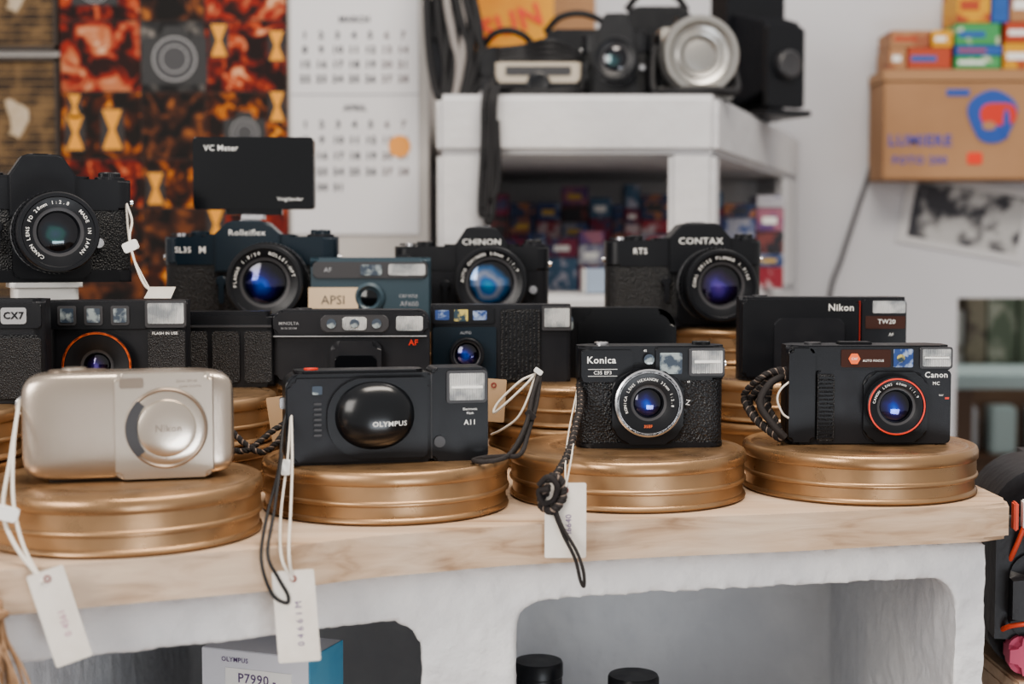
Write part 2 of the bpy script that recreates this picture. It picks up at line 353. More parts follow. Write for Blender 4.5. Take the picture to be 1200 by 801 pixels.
# ================================================================= FRONT ROW
# --- silver zoom compact
p=empty('compact_film_camera',(-.250,.925,Z1),15)
softbody(p,'body',(0,0,35.5),(66.5,19.5,34.8),CHAMP,7,44)
prism(p,'sliding_cover',rr(-9,52,1.5,69.5,5,6),-22,-12,CHAMP2,'y',3,5)
prism(p,'top_plate',rr(-50,-14,-9,10,8),69.0,71.0,CHAMPD,'z',.6)
lathe(p,'lens_cover_rim',[(26,0),(26,1.2),(24.8,2),(23.6,1.0)],(23,-22,34),CHAMPD,seg=80)
lathe(p,'lens_cover',[(24,0),(24,.9),(22,1.6),(18.5,1.8),(18,2.8),(15,3.8),(8,4.4),(0,4.6)],(23,-22,34),CHAMP2,seg=80)
cr=[(23-25.6*math.cos(a),34+25.6*math.sin(a)) for a in [t*.06 for t in range(-13,14)]]+[(23-19.5*math.cos(a)+1,34+22*math.sin(a)) for a in [t*.06 for t in range(12,-13,-1)]]
prism(p,'thumb_recess',cr,-24.3,-23,DGREY,'y',0)
text(p,'lettering',[('Nikon',24,34,4.6)],-26.9,CHAMPD,bold=.01)
text(p,'model_lettering',[('Zoom 300 AF',36,64,1.6),('QUARTZ DATE',38,60.5,1.4)],-22.2,CHAMPD)
prism(p,'viewfinder_window',rr(-6,9,60,66.5,1.5),-22.5,-20,CHAMPD,'y',.4)
box(p,'seam_right',52.4,53.0,-20.2,6,5,67.6,CHAMPD,.2)
lathe(p,'shutter_button',[(0,0),(8,0),(8,1.2),(6,1.8),(0,1.6)],(-34,0,71),CHAMP2,'z')
box(p,'battery_foot',-50,40,-10,10,0,1.5,DGREY,.3)
tube(p,'strap_lug',[(-.064,-.004,.056),(-.069,-.005,.052),(-.069,-.004,.046),(-.064,-.004,.042)],.0009,SILV)
# --- clamshell rangefinder with clip-on flash
p=empty('clamshell_rangefinder_camera',(-.090,1.004,Z1),13)
prism(p,'body',rr(-71,30,0,63,(6,2,2,9),5),-16,16,BLACK,'y',1.8,3)
prism(p,'body_front_shell',rr(-70,29,2,60,7),-18,0,SATIN,'y',2.5,3)
prism(p,'top_deck',rr(-64,26,-12,13,6),62,65,BLACK,'z',1.2)
prism(p,'sliding_cover',rr(-43,27,4,60,(26,4,4,26),10),-21,-14,BLACK,'y',2.5,4)
dome(p,'dome_bulge',(-10,-18,34),(28,15,24),SGLOSS,2.15)
for i in range(7): box(p,'grip_rib_%d'%(i+1),-52,-46.5,-19.3,-17,20+i*3.6,21.8+i*3.6,DGREY,.4)
prism(p,'frame_window',rr(-53,-46,49,55,1),-18.8,-17,WIND,'y',.2)
def dsurf(X,Z):
    q=1-(abs(X+10)/28)**2.15-(abs(Z-34)/24)**2.15
    return min(-21.3,-18-15*max(q,0)**(1/2.15)-.3)
text(p,'lettering',[('OLYMPUS',-1,29,3.5)],dsurf,WHITE,bold=.015,wide=1.1)
lathe(p,'shutter_button',[(0,0),(5,0),(5,1),(0,1)],(-52,0,65),RED,'z')
prism(p,'wrist_lug',rr(-74,-69,38,46,1.5),-3,3,SILV,'y',.6)
prism(p,'flash_unit',rr(31,71,0,66,4),-17,14,BLACK,'y',2,3)
prism(p,'flash_rim',rr(41,70,41,64,2),-18.5,-15,DGREY,'y',.6)
prism(p,'flash_lamp',rr(43,68,43,62,1),-19,-16,FLASH,'y',.3)
box(p,'flash_tube',44,67,-19.3,-18.6,51,53.2,WHITE,.3)
text(p,'flash_lettering',[('A11',58,27,3.6),('Electronic',58,36.5,1.7),('Flash',58,33.6,1.7)],-17.2,WHITE,bold=.015)
box(p,'flash_seam',30,31.2,-16.5,13,2,62,DGREY,.2)
lathe(p,'flash_screw',[(0,0),(4,0),(4,1.5),(0,1.5)],(36,-17,14),DGREY)
# --- compact with leatherette
p=empty('viewfinder_camera',(.1045,1.082,Z1),4)
prism(p,'body',rr(-55,55,-16,16,11),3,52,PEBB,'z',.6)
prism(p,'base_plate',rr(-55.5,55.5,-16.5,16.5,11),0,4,BLACK,'z',1)
prism(p,'top_housing',rr(-55.5,55.5,-16.5,16.5,10),51,77,BLACK,'z',2.2,3)
prism(p,'front_band',rr(-53,-8,50,60,1.5),-17.6,-15,SATIN,'y',.6)
prism(p,'name_panel',rr(-54,-15,52,74,2),-18,-14,BLACK,'y',.8)
prism(p,'window_panel',rr(2,54.5,53,76,2),-18.4,-14,BLACK,'y',.8)
prism(p,'viewfinder_window',rr(5,22,56,72,1.2),-19,-17,WIND,'y',.3)
prism(p,'flash_rim',rr(27,54,54.5,75.5,1.5),-20,-14,DGREY,'y',.8)
prism(p,'flash_lamp',rr(29,52.5,56.5,73.5,1),-20.6,-18,FLASH,'y',.3)
box(p,'flash_tube',31,51,-20.9,-20.4,64,66.4,WHITE,.3)
lathe(p,'distance_window',[(4,0),(4,1.2),(3.2,1.4),(0,1.4)],(-3,-18,67),WIND)
lathe(p,'shutter_button',[(0,0),(5.5,0),(5.5,2),(4,2.6),(0,2.2)],(-37,-2,77),SILV,'z')
dial(p,'rewind_knob',40,0,77,7,2.5,BLACK)
prism(p,'lens_surround',rr(-31,23,3,58,14),-20,-15,BLACK,'y',2,3)
lens(p,-4.5,35,-19,25,10,BL,SILV,'KONICA LENS HEXANON 35mm 1:2.8 ',gr=.42,knob=False,tm=WHITE,rt=.97)
lathe(p,'chrome_ring',[(25.5,0),(25.5,4),(24,4.6),(23.4,4)],(-4.5,-24,35),SILV,seg=72)
knurl(p,'focus_ring',(-4.5,-19,35),25.2,1,5,BLACK,90,.6)
text(p,'lettering',[('Konica',-39,66.4,5.2)],-18.2,WHITE,bold=.018,wide=1.02)
text(p,'model_lettering',[('C35 EF3',-38,57,2.6)],-18.3,WHITE,bold=.01,wide=1.05)
text(p,'scale_lettering',[('45',-6,73.5,1.8),('60',27,50,1.6)],-18.6,WHITE)
for q in ((-49,-27,54.4,54.8),(-49,-27,59.5,59.9)): box(p,'badge_line_%d'%int(q[2]),q[0],q[1],-18.3,-17.5,q[2],q[3],WHITE)
text(p,'bolt_icon',[('Z',27,34,4,-10)],-16.4,WHITE)
text(p,'orange_mark',[('35EF',-5,17.5,2.2)],-27.9,ORNG,bold=.02)
lathe(p,'side_rewind_knob',[(0,0),(3,0),(3,4),(0,4)],(55,0,62),SILV,'x')
# --- autofocus compact on the right
p=empty('autofocus_camera',(.2735,1.105,Z1),0)
prism(p,'body',rr(-62,63,-18,18,9),0,76,SATIN,'z',3,3)
prism(p,'front_plate',rr(-40,62.5,1,57,3),-20.5,-15,SATIN,'y',1,2)
prism(p,'top_band',rr(-61,62.5,57,75,3),-20.5,-15,BLACK,'y',1.2,3)
prism(p,'grip_block',rr(-62,-42,2,74,4),-23,-14,BLACK,'y',2.5,3)
prism(p,'ribbed_grip',rr(-40,-27,3,54,1.5),-22,-19,DOTS,'y',.6)
for i in range(16): box(p,'grip_ridge_%d'%(i+1),-39.2,-27.8,-22.6,-21.5,5+i*3.05,6.6+i*3.05,BLACK,.3)
prism(p,'autofocus_window',rr(-22,16,59.5,73,1.2),-21.2,-19,BROWNW,'y',.3)
lathe(p,'orange_badge',[(4.6,0),(4.6,.8),(0,.8)],(-12,-21.2,66),ORNG,seg=6)
text(p,'badge_dots',[('CAF',-12,66,1.8)],-22.2,WHITE)
text(p,'focus_lettering',[('AUTO FOCUS',2.5,64.5,1.8)],-21.5,WHITE,bold=.01)
prism(p,'viewfinder_window',rr(18,33,59.5,73.5,1),-21.4,-19,WINB,'y',.3)
lathe(p,'sensor_window',[(3,0),(3,.6),(0,.6)],(23.5,-21.4,66.5),WINY)
prism(p,'flash_rim',rr(38,63,58.5,75,1.5),-22,-17,DGREY,'y',.8)
prism(p,'flash_lamp',rr(40,61.5,60.2,73.5,1),-22.6,-19,FLASH,'y',.3)
box(p,'flash_tube',41,60.5,-22.9,-22.4,66,68,WHITE,.3)
text(p,'lettering',[('Canon',51,53.5,4.4)],-20.8,WHITE,bold=.018,wide=1.02)
text(p,'model_lettering',[('MC',51,47,2.6),('SELF',55,38,1.2)],-20.8,WHITE,bold=.015)
prism(p,'lens_surround',rr(-5,44,2,56,10),-23.5,-18,BLACK,'y',2,3)
lens(p,18,30.5,-23,23.5,10,BL,RED,'CANON LENS 40mm 1:1.9 ',gr=.50,knob=False,rt=.93)
lathe(p,'shutter_button',[(0,0),(6.5,0),(6.5,1.6),(0,1.6)],(-40,-2,76),DGREY,'z')
box(p,'winding_switch',-20,5,-8,8,75.5,78,BLACK,.8)
box(p,'side_red_dot',58,61,-20.9,-20.3,35,36.5,RED)
# ================================================================= SECOND ROW
p=empty('autofocus_camera',(-.405,1.045,Z2),8)
prism(p,'body',rr(-62,62,-17,17,8),0,76,SATIN,'z',3,3)
prism(p,'front_plate',rr(-60,58,3,50,3),-19,-15,LEATH,'y',.6)
prism(p,'badge_panel',rr(20,60,55,73,2),-19.5,-15,BLACK,'y',.8)
prism(p,'badge',rr(32,50,58,70,2),-20.2,-19,GREYI,'y',.3)
text(p,'lettering',[('CX7',41,64,5)],-20.5,BLACK,bold=.03)
prism(p,'ribbed_grip',rr(30,60,4,48,2),-22,-17,DOTS,'y',1)
lens(p,-10,30,-19,22,10,DK,None,'',gr=.5,knob=False)
p=empty('autofocus_camera',(-.308,1.118,Z2),6)
prism(p,'body',rr(-53,53,-17,17,8),0,73,SATIN,'z',3,3)
prism(p,'top_band',rr(-52,24,51,72,2.5),-19.5,-15,BLACK,'y',1)
for i,xx in enumerate((-37,-17,3)):
    prism(p,'window_frame_%d'%(i+1),rr(xx-7,xx+7,54,69,1.5),-20.3,-18,DGREY,'y',.4)
    prism(p,'window_%d'%(i+1),rr(xx-5,xx+5,56,67,1),-20.8,-19,WIND,'y',.2)
prism(p,'grip',rr(24,52,3,50,2),-21,-16,DOTS,'y',1)
prism(p,'flash_rim',rr(22,53,52,73,1.5),-21,-15,DGREY,'y',.8)
prism(p,'flash_lamp',rr(24,51.5,55,71,1),-21.7,-18,FLASH,'y',.3)
text(p,'lettering',[('FLASH IN USE',37,47.5,2.2)],-21.4,WHITE,bold=.01)
lens(p,-14,23,-18,27,9,PU,ORNG,'',gr=.34,knob=False,rt=.97)
p=empty('compact_film_camera',(-.236,1.176,Z2),4)
prism(p,'body',rr(-40,40,-14,14,6),0,59,BLACK,'z',2,3)
prism(p,'top_deck',rr(-38,36,-11,11,4),58,62,BLACK,'z',1)
for a,b in ((-38,-14),(-10,12),(16,38)): prism(p,'grip_panel_%d'%(a+50),rr(a,b,4,46,2),-16,-12,DOTS,'y',.7)
box(p,'front_rail',-38,38,-15.5,-13,49,51,DGREY,.3)
p=empty('compact_film_camera',(-.134,1.188,Z2),2)
prism(p,'body',rr(-65,65,0,63,10,8),-17,17,SATIN,'y',5,5)
prism(p,'upper_panel',rr(-63,64,43,61,5),-20,-14,SATIN,'y',2,3)
prism(p,'window_strip',rr(-24,32,45,59,5),-21.2,-18,DGREY,'y',.8,3)
prism(p,'viewfinder_window',rr(-6,14,46.5,57.5,3),-22,-20,FLASH,'y',.3)
lathe(p,'viewfinder_eye',[(4,0),(3.4,.8),(0,.8)],(4,-22,52),WIND)
lathe(p,'autofocus_port_1',[(4,0),(4,.8),(0,.8)],(-15,-21.2,52),WIND); lathe(p,'autofocus_port_2',[(4,0),(4,.8),(0,.8)],(22,-21.2,52),WIND)
prism(p,'flash_lamp',rr(38,60,46,58,2),-21.2,-18,FLASH,'y',.3)
box(p,'panel_seam',-63,63,-20.4,-18,41,42.0,GREYI,.2)
prism(p,'lens_barrier',rr(-16,26,4,38,8),-25,-15,SATIN,'y',4,4)
prism(p,'barrier_slot',rr(-12,22,12,26,4),-26,-22,GLOSS,'y',1,3)
text(p,'lettering',[('AF',52,36,4.6)],-17.9,RED,bold=.03)
text(p,'side_lettering',[('MINOLTA',-50,52,2.6),('35-70 ZOOM',-50,48,1.6)],-20.3,GREYI)
lathe(p,'shutter_button',[(0,0),(7,0),(7,1.2),(0,1.2)],(-40,0,63),DGREY,'z')
p=empty('rangefinder_camera',(-.010,1.228,Z2),2)
prism(p,'body',rr(-60,60,-15,15,4),0,66,SATIN,'z',1.5,2)
prism(p,'window_panel',rr(-58,-6,50,64,1),-17.5,-14,BLACK,'y',.6)
prism(p,'viewfinder_window',rr(-56,-44,53,61.5,.8),-18,-16,WINB,'y',.2)
prism(p,'rangefinder_window',rr(-40,-28,52,62,.8),-18,-16,WINY,'y',.2)
prism(p,'meter_window',rr(-24,-12,53,61,.8),-18,-16,WINB,'y',.2)
prism(p,'front_plate',rr(-58,-4,2,47,2),-17,-14,BLUEB,'y',.6)
lens(p,-29,24,-16,15,12,BL,None,'',gr=.66,knob=True)
prism(p,'grip',rr(0,33,2,62,2),-18,-13,LEATH,'y',1)
for i in range(9): box(p,'grip_ridge_%d'%(i+1),2+i*3.4,3.8+i*3.4,-18.8,-17.5,4,60,BLACK,.3)
prism(p,'flash_rim',rr(35,60,44,65,1),-18,-13,DGREY,'y',.6)
prism(p,'flash_lamp',rr(37,58.5,47,63,1),-18.6,-16,FLASH,'y',.3)
text(p,'lettering',[('AUTO',-30,42,2.4)],-17.4,GREYI)
p=empty('clamshell_camera',(.088,1.268,Z2),0)
prism(p,'body',rr(-57,57,0,62,(6,6,18,18),8),-16,16,BLACK,'y',5,4)
prism(p,'sliding_cover',rr(-30,56,3,61,(6,6,16,12),8),-20,-10,SGLOSS,'y',5,4)
prism(p,'window_strip',rr(-48,-34,42,54,2),-17.2,-14,WIND,'y',.5)
p=empty('compact_film_camera',(.2665,1.243,Z2),-2)
prism(p,'body',rr(-69,74,-17,17,8),0,72,SATIN,'z',3,3)
prism(p,'front_cover',rr(-67,32,3,70,4),-21,-14,BLACK,'y',2.5,3)
prism(p,'lens_shutter_cover',rr(-40,20,6,54,6),-23,-18,SATIN,'y',1.5,3)
prism(p,'side_panel',rr(35,73,3,70,3),-20,-14,BLACK,'y',1,2)
box(p,'red_line',32.6,33.6,-21.2,-16,4,69,mat('dull_red',(.3,.03,.02),.4),.2)
text(p,'lettering',[('Nikon',17,63,6)],-21.3,WHITE,bold=.015)
prism(p,'viewfinder_window',rr(44,72,58.5,69,1),-21,-18,FLASH,'y',.3)
prism(p,'smoked_window',rr(38,72,45,56,1),-20.6,-18,BROWNW,'y',.3)
text(p,'model_lettering',[('TW20',56,51,4),('AF',60,40,2.6)],-20.9,WHITE,bold=.005)
lathe(p,'shutter_button',[(0,0),(7,0),(7,1.4),(0,1.4)],(-50,0,72),DGREY,'z')
# ================================================================= THIRD ROW (SLRs)
s=slr('slr_camera',(-.384,1.17,1.060),24,138,84,103,34,-2,4,40,33,46,DK,BLACK,LEATH,None,'CANON LENS FD 28mm 1:2.8   MADE IN JAPAN ',pw=52,gr=.46)
r=empty('display_riser',(-.384,1.168,Z3),24)
prism(r,'foot',rr(-27,27,-24,24,4),0,3,WHITE,'z',.6); prism(r,'column',rr(-25,25,-22,22,4),3,45,WHITE,'z',.6); prism(r,'top',rr(-28,28,-25,25,4),45,49,WHITE,'z',.8)
s=slr('slr_camera',(-.250,1.375,Z3),2,154,83,97,36,-2,19,43,35,40,BL,BLUEB,LEATH,[('Rolleiflex',-2,86.3,5.4)],'PLANAR 1.8/50  ROLLEI-HFT  ',pw=58,gr=.5,sc=1.07)
text(s,'model_lettering',[('SL35',-59,71,5.2),('M',-42,71,6.4)],-18.3,WHITE,bold=.01)
m_=empty('light_meter',(-.249,1.375,1.011+98.6*.00107),2,sc=1.07)
prism(m_,'shoe_foot',rr(-10,10,-8,10,1),0,5,SILV,'z',.5); prism(m_,'neck',rr(-24,26,-8,8,3),4,11,GLOSS,'z',1)
prism(m_,'housing',rr(-52,55,9,73,3),-9,9,GLOSS,'y',1.6,3)
text(m_,'lettering',[('VC Meter',-27,63,5.2)],-9.3,WHITE,bold=.006)
text(m_,'maker_lettering',[('Voigtlander',34,18,3.4)],-9.3,WHITE,bold=.006)
p=empty('compact_film_camera',(-.132,1.334,Z3),0)
prism(p,'body',rr(-56,56,-15,15,9),0,69,SLATE,'z',3,3)
prism(p,'front_shell',rr(-54,55,2,66,6),-18,-13,SLATE,'y',2.5,3)
prism(p,'window_strip',rr(-52,54,50,65,4),-19.5,-16,DGREY,'y',.8,3)
prism(p,'viewfinder_window',rr(-8,12,52.5,62.5,2),-20.2,-18,WIND,'y',.3)
prism(p,'flash_lamp',rr(18,52,52.5,63,2),-20.2,-18,FLASH,'y',.3)
lathe(p,'lens_ring',[(14,0),(14,3),(11,4.5),(8,2),(0,2.5)],(0,-18,32),[SLATE]); lathe(p,'lens_glass',[(7.5,0),(4,1),(0,1.4)],(0,-21,32),GLOSS)
text(p,'lettering',[('carena',36,34,4.6),('AF600',37,26,4.6)],-18.3,GREYI,bold=.0)
text(p,'model_lettering',[('AF',-38,57.5,4.5)],-19.8,GREYI)
t=empty('price_tag',(-.165,1.3125,1.0405),0,tilt=-3)
box(t,'card',-23,23,-.3,.3,-12,12,mat('cream_card',(.60,.47,.33),.75),0); text(t,'handwriting',[('APSI',0,0,8.5)],-.6,DGREY,bold=-.005)
slr('slr_camera',(-.040,1.430,Z3),0,154,80,99,36,10,20,45,37,42,CY,BLACK,SATIN,[('CHINON',10,84,6)],'AUTO CHINON 50mm 1:1.9  ',pw=52,grip=True,gr=.55)
s=slr('slr_camera',(.171,1.432,Z3),5,157,86,103,36,14,26,42,37,38,PU,BLACK,LEATH,[('CONTAX',14,85,6.6)],'CARL ZEISS PLANAR 1.7/50 ',pw=62,gr=.5)
text(s,'model_lettering',[('RTS',-46,75,6.0)],-18.3,WHITE,bold=.01)
# ================================================================= TAGS, STRINGS, STRAPS
def tag(name,loc,w,h,roll,hole=True,txt=None,trot=90,ink=None,yaw=0):
    t=empty(name,loc,yaw,0,roll)
    prism(t,'card',rr(-w/2,w/2,-h,0,1.2,3),-.25,.25,PAPER,'y',0)
    if hole: lathe(t,'eyelet',[(2.2,0),(2.2,.5),(1.2,.5),(1.2,0)],(0,-.3,-5),mat('eyelet_rust',(.25,.06,.05),.4),seg=20)
    if txt: text(t,'stamp',[(txt,w*.08,-h*.58,4.2,trot)],-.5,ink or mat('violet_ink',(.12,.06,.2),.6),bold=.0)
    return t
t=tag('price_tag',(-.270,.812,.900),21,57,-16,True,'0 4561',90,mat('pink_ink',(.5,.25,.35),.6),yaw=20)
g=empty('tag_string',(0,0,0))
tube(g,'loop',[(-.313,.900,.990),(-.312,.878,.955),(-.305,.845,.930),(-.2935,.830,.912),(-.2705,.811,.893)],.0013,STR)
tube(g,'loop_return',[(-.313,.900,.990),(-.306,.868,.965),(-.298,.843,.934),(-.287,.828,.910),(-.2705,.811,.893)],.0011,STR)
prism(g,'clip',rr(-7,7,-4,4,1.5),-3,3,WHITE,'y',1,loc=(-.300,.836,.929),rot=(0,.3,.3))
t=tag('price_tag',(-.1345,.862,.889),26,57,-4,True,'0 4 6 6 1 M',90,None)
g=empty('tag_string',(0,0,0))
tube(g,'loop',[(-.152,.975,.975),(-.151,.950,.945),(-.150,.915,.915),(-.142,.866,.897),(-.1345,.861,.883)],.0009,STR)
tube(g,'loop_return',[(-.152,.975,.975),(-.147,.945,.945),(-.142,.905,.92),(-.137,.864,.900),(-.1345,.861,.883)],.0009,STR)
prism(g,'clip',rr(-3,3,-5,5,1),-2,2,WHITE,'y',.6,loc=(-.1505,.940,.941))
g=empty('wrist_strap',(0,0,0))
tube(g,'cord',[(-.152,.990,.985),(-.156,.968,.968),(-.1545,.935,.94),(-.156,.895,.915),(-.154,.864,.895),(-.147,.860,.875),(-.1385,.861,.869),(-.1375,.861,.874),(-.1435,.861,.885),(-.150,.864,.899),(-.151,.895,.92),(-.153,.940,.95)],.0011,CORD)
g=empty('wrist_strap',(0,0,0))
braid(g,'braid',[(.051,1.072,.985),(.0505,1.045,.972),(.046,1.020,.960),(.040,.990,.945),(.030,.962,.932),(.0215,.952,.922),(.020,.950,.914),(.027,.946,.911),(.034,.948,.919),(.033,.950,.930),(.026,.953,.932),(.022,.949,.921)],.0026,BRAID,BRAIDL)
tube(g,'knot_wrap',[(.018,.946,.928),(.024,.943,.934),(.030,.944,.928),(.028,.947,.918),(.021,.946,.916),(.018,.946,.924),(.025,.942,.926)],.0020,BRAID)
tube(g,'tail',[(.028,.947,.915),(.034,.942,.900),(.043,.938,.885),(.0475,.936,.872),(.0480,.936,.862),(.0455,.936,.866),(.042,.938,.880),(.034,.942,.896),(.027,.947,.913)],.0012,BRAID)
g=empty('wrist_strap',(0,0,0))
tube(g,'cord',[(.020,1.08,.989),(.015,1.05,.978),(.010,1.02,.960),(-.002,.990,.9425),(-.018,.980,.939),(-.027,.986,.939),(-.020,.996,.9395),(-.006,.992,.941),(.006,.99,.943),(.012,1.02,.955),(.018,1.05,.972),(.021,1.08,.985)],.0017,BRAID)
tube(g,'cord_return',[(.022,1.10,.988),(.017,1.06,.972),(.010,1.03,.953),(0,.995,.9425),(-.012,.980,.9395),(-.024,.983,.939)],.0015,BRAID)
prism(g,'toggle',rr(-4,4,-2.5,2.5,1),-2,2,BRAID,'y',.6,loc=(.0135,1.03,.966),rot=(0,.8,0))
g=empty('wrist_strap',(0,0,0))
braid(g,'braid',[(-.205,1.03,.955),(-.192,1.022,.945),(-.180,1.02,.940),(-.170,1.025,.947),(-.166,1.04,.958),(-.176,1.035,.953),(-.190,1.02,.942),(-.203,1.022,.941)],.0020,BRAID,BRAIDL)
t=tag('price_tag',(.036,.950,.929),28,51,0,True,'M6640',90)
g=empty('tag_string',(0,0,0))
tube(g,'loop',[(.049,1.07,.98),(.046,1.03,.962),(.042,.985,.945),(.037,.951,.930),(.036,.949,.924)],.0006,STR)
tube(g,'loop_return',[(.049,1.07,.98),(.041,1.02,.955),(.037,.975,.940),(.036,.949,.924)],.0006,STR)
g=empty('tag_string',(0,0,0))
tube(g,'loop',[(.018,1.10,.990),(.006,1.09,.985),(-.010,1.085,.970),(-.014,1.08,.962),(-.006,1.08,.968),(.010,1.09,.982),(.018,1.10,.990)],.0010,STR)
tube(g,'loop_return',[(.018,1.10,.990),(.012,1.09,.972),(.004,1.08,.958),(-.008,1.08,.949),(-.016,1.09,.944)],.0009,STR)
prism(g,'clip',rr(-3,4,-2,2,1),-1.5,1.5,WHITE,'y',.5,loc=(.020,1.098,.9925),rot=(0,.6,0))
g=empty('wrist_strap',(0,0,0))
for i,(dx,dy,dz) in enumerate(((0,0,0),(.006,.006,-.004),(.011,.010,.003))):
    braid(g,'braid_%d'%i,[(.2145,1.095,.994-i*.004),(.203+dx*.3,1.10,.992),(.192+dx*.9,1.10+dy,.986+dz),(.182+dx*.9,1.11+dy,.972+dz),(.187+dx,1.10+dy,.957+dz),(.199+dx*.6,1.09+dy,.946),(.2065,1.085+dy,.942),(.204,1.09+dy,.953),(.197+dx*.3,1.10+dy,.966),(.193+dx,1.12,.980)],.0024,BRAID,BRAIDL)
tube(g,'flat_cord',[(.2145,1.10,.990),(.198,1.09,.983),(.190,1.085,.968),(.200,1.08,.952),(.2085,1.08,.943)],.0028,BRAID)
tube(g,'string',[(.2145,1.085,.987),(.205,1.080,.980),(.202,1.078,.972),(.206,1.078,.962),(.211,1.080,.958)],.0008,STR)
g=empty('tag_string',(0,0,0))
tube(g,'loop',[(-.320,1.185,1.125),(-.309,1.16,1.110),(-.303,1.13,1.095),(-.296,1.12,1.075),(-.286,1.11,1.058),(-.276,1.11,1.052)],.0010,STR)
tube(g,'loop_return',[(-.320,1.185,1.125),(-.312,1.16,1.100),(-.301,1.13,1.082),(-.292,1.12,1.068),(-.282,1.11,1.054)],.0009,STR)
prism(g,'clip',rr(-6,6,-4,4,1.5),-2,2,WHITE,'y',.8,loc=(-.301,1.125,1.089),rot=(0,-.4,0))
t=empty('price_tag',(-.274,1.105,1.0545),0,0,0); prism(t,'card',[(-12,-6),(9,-6),(13,3),(-7,3)],-.3,.3,PAPER,'y',0)
TAN=mat('tan_card',(.45,.31,.19),.7)
t=tag('price_tag',(-.178,1.075,.975),18,34,-8,False); t.children[0].data.materials[0]=TAN
t=tag('price_tag',(-.014,1.115,.985),20,34,4,True); t.children[0].data.materials[0]=TAN
# raffia fibres at the left corner of the board
random.seed(21)
g=empty('raffia_bundle',(-.296,.806,.885)); RAF=mat('raffia',(.26,.155,.085),.8,col2=(.38,.24,.145),nscale=60)
for i in range(34):
    x=random.uniform(-.016,.012); e=random.uniform(-.02,.024); y=random.uniform(-.006,.0)
    tube(g,'fibre_%d'%i,[(x*.4,y,.0),(x*.8,y-.004,-.02),(x+e*.5,y-.003,-.045),(x+e,y,-.075-random.uniform(0,.03))],.0009,RAF,n=5)
tube(g,'binding',[(-.010,-.010,-.006),(0,-.013,-.006),(.009,-.010,-.006),(0,-.013,-.010),(-.010,-.010,-.010)],.002,RAF)
random.seed(4)
# ================================================================= BELOW BOARD
b=empty('cardboard_box',(-.176,1.03,.5735),-20)
box(b,'carton',-44,44,-26,26,0,224,mat('carton_white',(.66,.67,.72),.5),.6)
box(b,'blue_side',43.5,44.6,-26,26,0,224,mat('carton_blue',(.05,.22,.42),.4,col2=(.12,.35,.5),nscale=12),.2)
box(b,'label',-24,30,-26.4,-26,197,211,WHITE)
text(b,'print',[('OLYMPUS',-16,217,3.5),('P7990.-',2,204,7)],-26.6,mat('box_ink',(.12,.08,.18),.5),bold=.01)
for i,(x,y) in enumerate(((.022,1.17),(.098,1.13))):
    lathe(None,'lens_case',[(0,0),(19,0),(20,1),(20,158),(20.6,159),(20.6,169),(19.5,171),(0,171)],(x*1000,y*1000,573.5),[BLACK],'z',seg=64)
c=empty('wooden_crate',(.52,1.20,0),0)
for k in range(6): box(c,'slat_%d'%k,-125,125,-110,-98,8+k*122,116+k*122,WOOD,2); box(c,'back_slat_%d'%k,-125,125,98,110,8+k*122,116+k*122,WOOD,2)
box(c,'top',-127,127,-112,112,738,750,WOOD,2)
for sx in (-125,113):
    box(c,'side_%d'%(sx+200),sx,sx+12,-98,98,0,738,WOOD,1)
b=empty('backpack',(.505,1.165,.750),-8)
BAG=mat('bag_nylon',(.012,.012,.015),.5,bump=('noise',60,.4,.004)); PNK=mat('bag_pink',(.50,.09,.16),.6); BOR=mat('bag_orange',(.70,.10,.05),.5)
prism(b,'bag_body',rr(-115,115,0,163,(30,30,45,45),8),-75,75,BAG,'y',28,6)
prism(b,'front_pocket',rr(-105,95,30,100,20,6),-92,-60,BAG,'y',14,4)
prism(b,'side_panel',rr(-105,90,4,34,10),-86,-60,PNK,'y',6,3)
tube(b,'piping',[(-.108,-.05,.06),(-.102,-.077,.10),(-.085,-.082,.135),(-.04,-.079,.150),(.04,-.075,.152)],.002,BOR)
tube(b,'piping_low',[(-.112,-.06,.03),(-.10,-.088,.045),(-.05,-.094,.05),(.05,-.094,.05)],.002,BOR)
tube(b,'zip',[(-.1,-.085,.075),(-.06,-.093,.098),(0,-.094,.100),(.08,-.09,.1)],.002,GREYI)
for i in range(9): box(b,'webbing_%d'%i,-104+i*7,-100.5+i*7,-86,-74,118+i*1.5,140+i*1.5,(BOR,WHITE,PNK)[i%3],1)
# ================================================================= REAR PLASTER SHELF
s=empty('plaster_shelf_unit',(0,0,0))
PLB=mat('shelf_plaster',(.55,.555,.575),.75,bump=('noise',30,.5,.006),col2=(.63,.63,.64),nscale=6)
def sl(n,pts,z0,z1,bev=.008): 
    return prism(s,n,pts,z0,z1,PLB,'z',bev,3,u=1)
sl('top_slab',[(-.10,1.90),(.272,1.90),(.52,2.59),(-.12,2.59)],1.217,1.296)
sl('base',[(-.10,1.90),(.272,1.90),(.52,2.59),(-.12,2.59)],0,1.030)
sl('left_post',[(-.10,1.902),(-.032,1.902),(-.032,2.1),(-.10,2.1)],1.025,1.222)
sl('right_post',[(.208,1.902),(.270,1.902),(.285,1.96),(.215,1.96)],1.025,1.222)
sl('rear_post',[(.455,2.45),(.470,2.45),(.518,2.588),(.43,2.588)],1.025,1.222)
mc=[mat('carton_%d'%i,c,.5,col2=c2,nscale=55,lo=.5,hi=.56) for i,(c,c2) in enumerate([((.30,.03,.05),(.5,.4,.42)),((.03,.06,.18),(.25,.3,.42)),((.34,.14,.2),(.12,.06,.2)),((.30,.31,.37),(.06,.1,.25)),((.03,.03,.04),(.2,.06,.06)),((.03,.05,.12),(.35,.15,.08)),((.06,.13,.22),(.4,.4,.48)),((.20,.02,.06),(.06,.06,.14)),((.42,.42,.46),(.2,.2,.3))])]
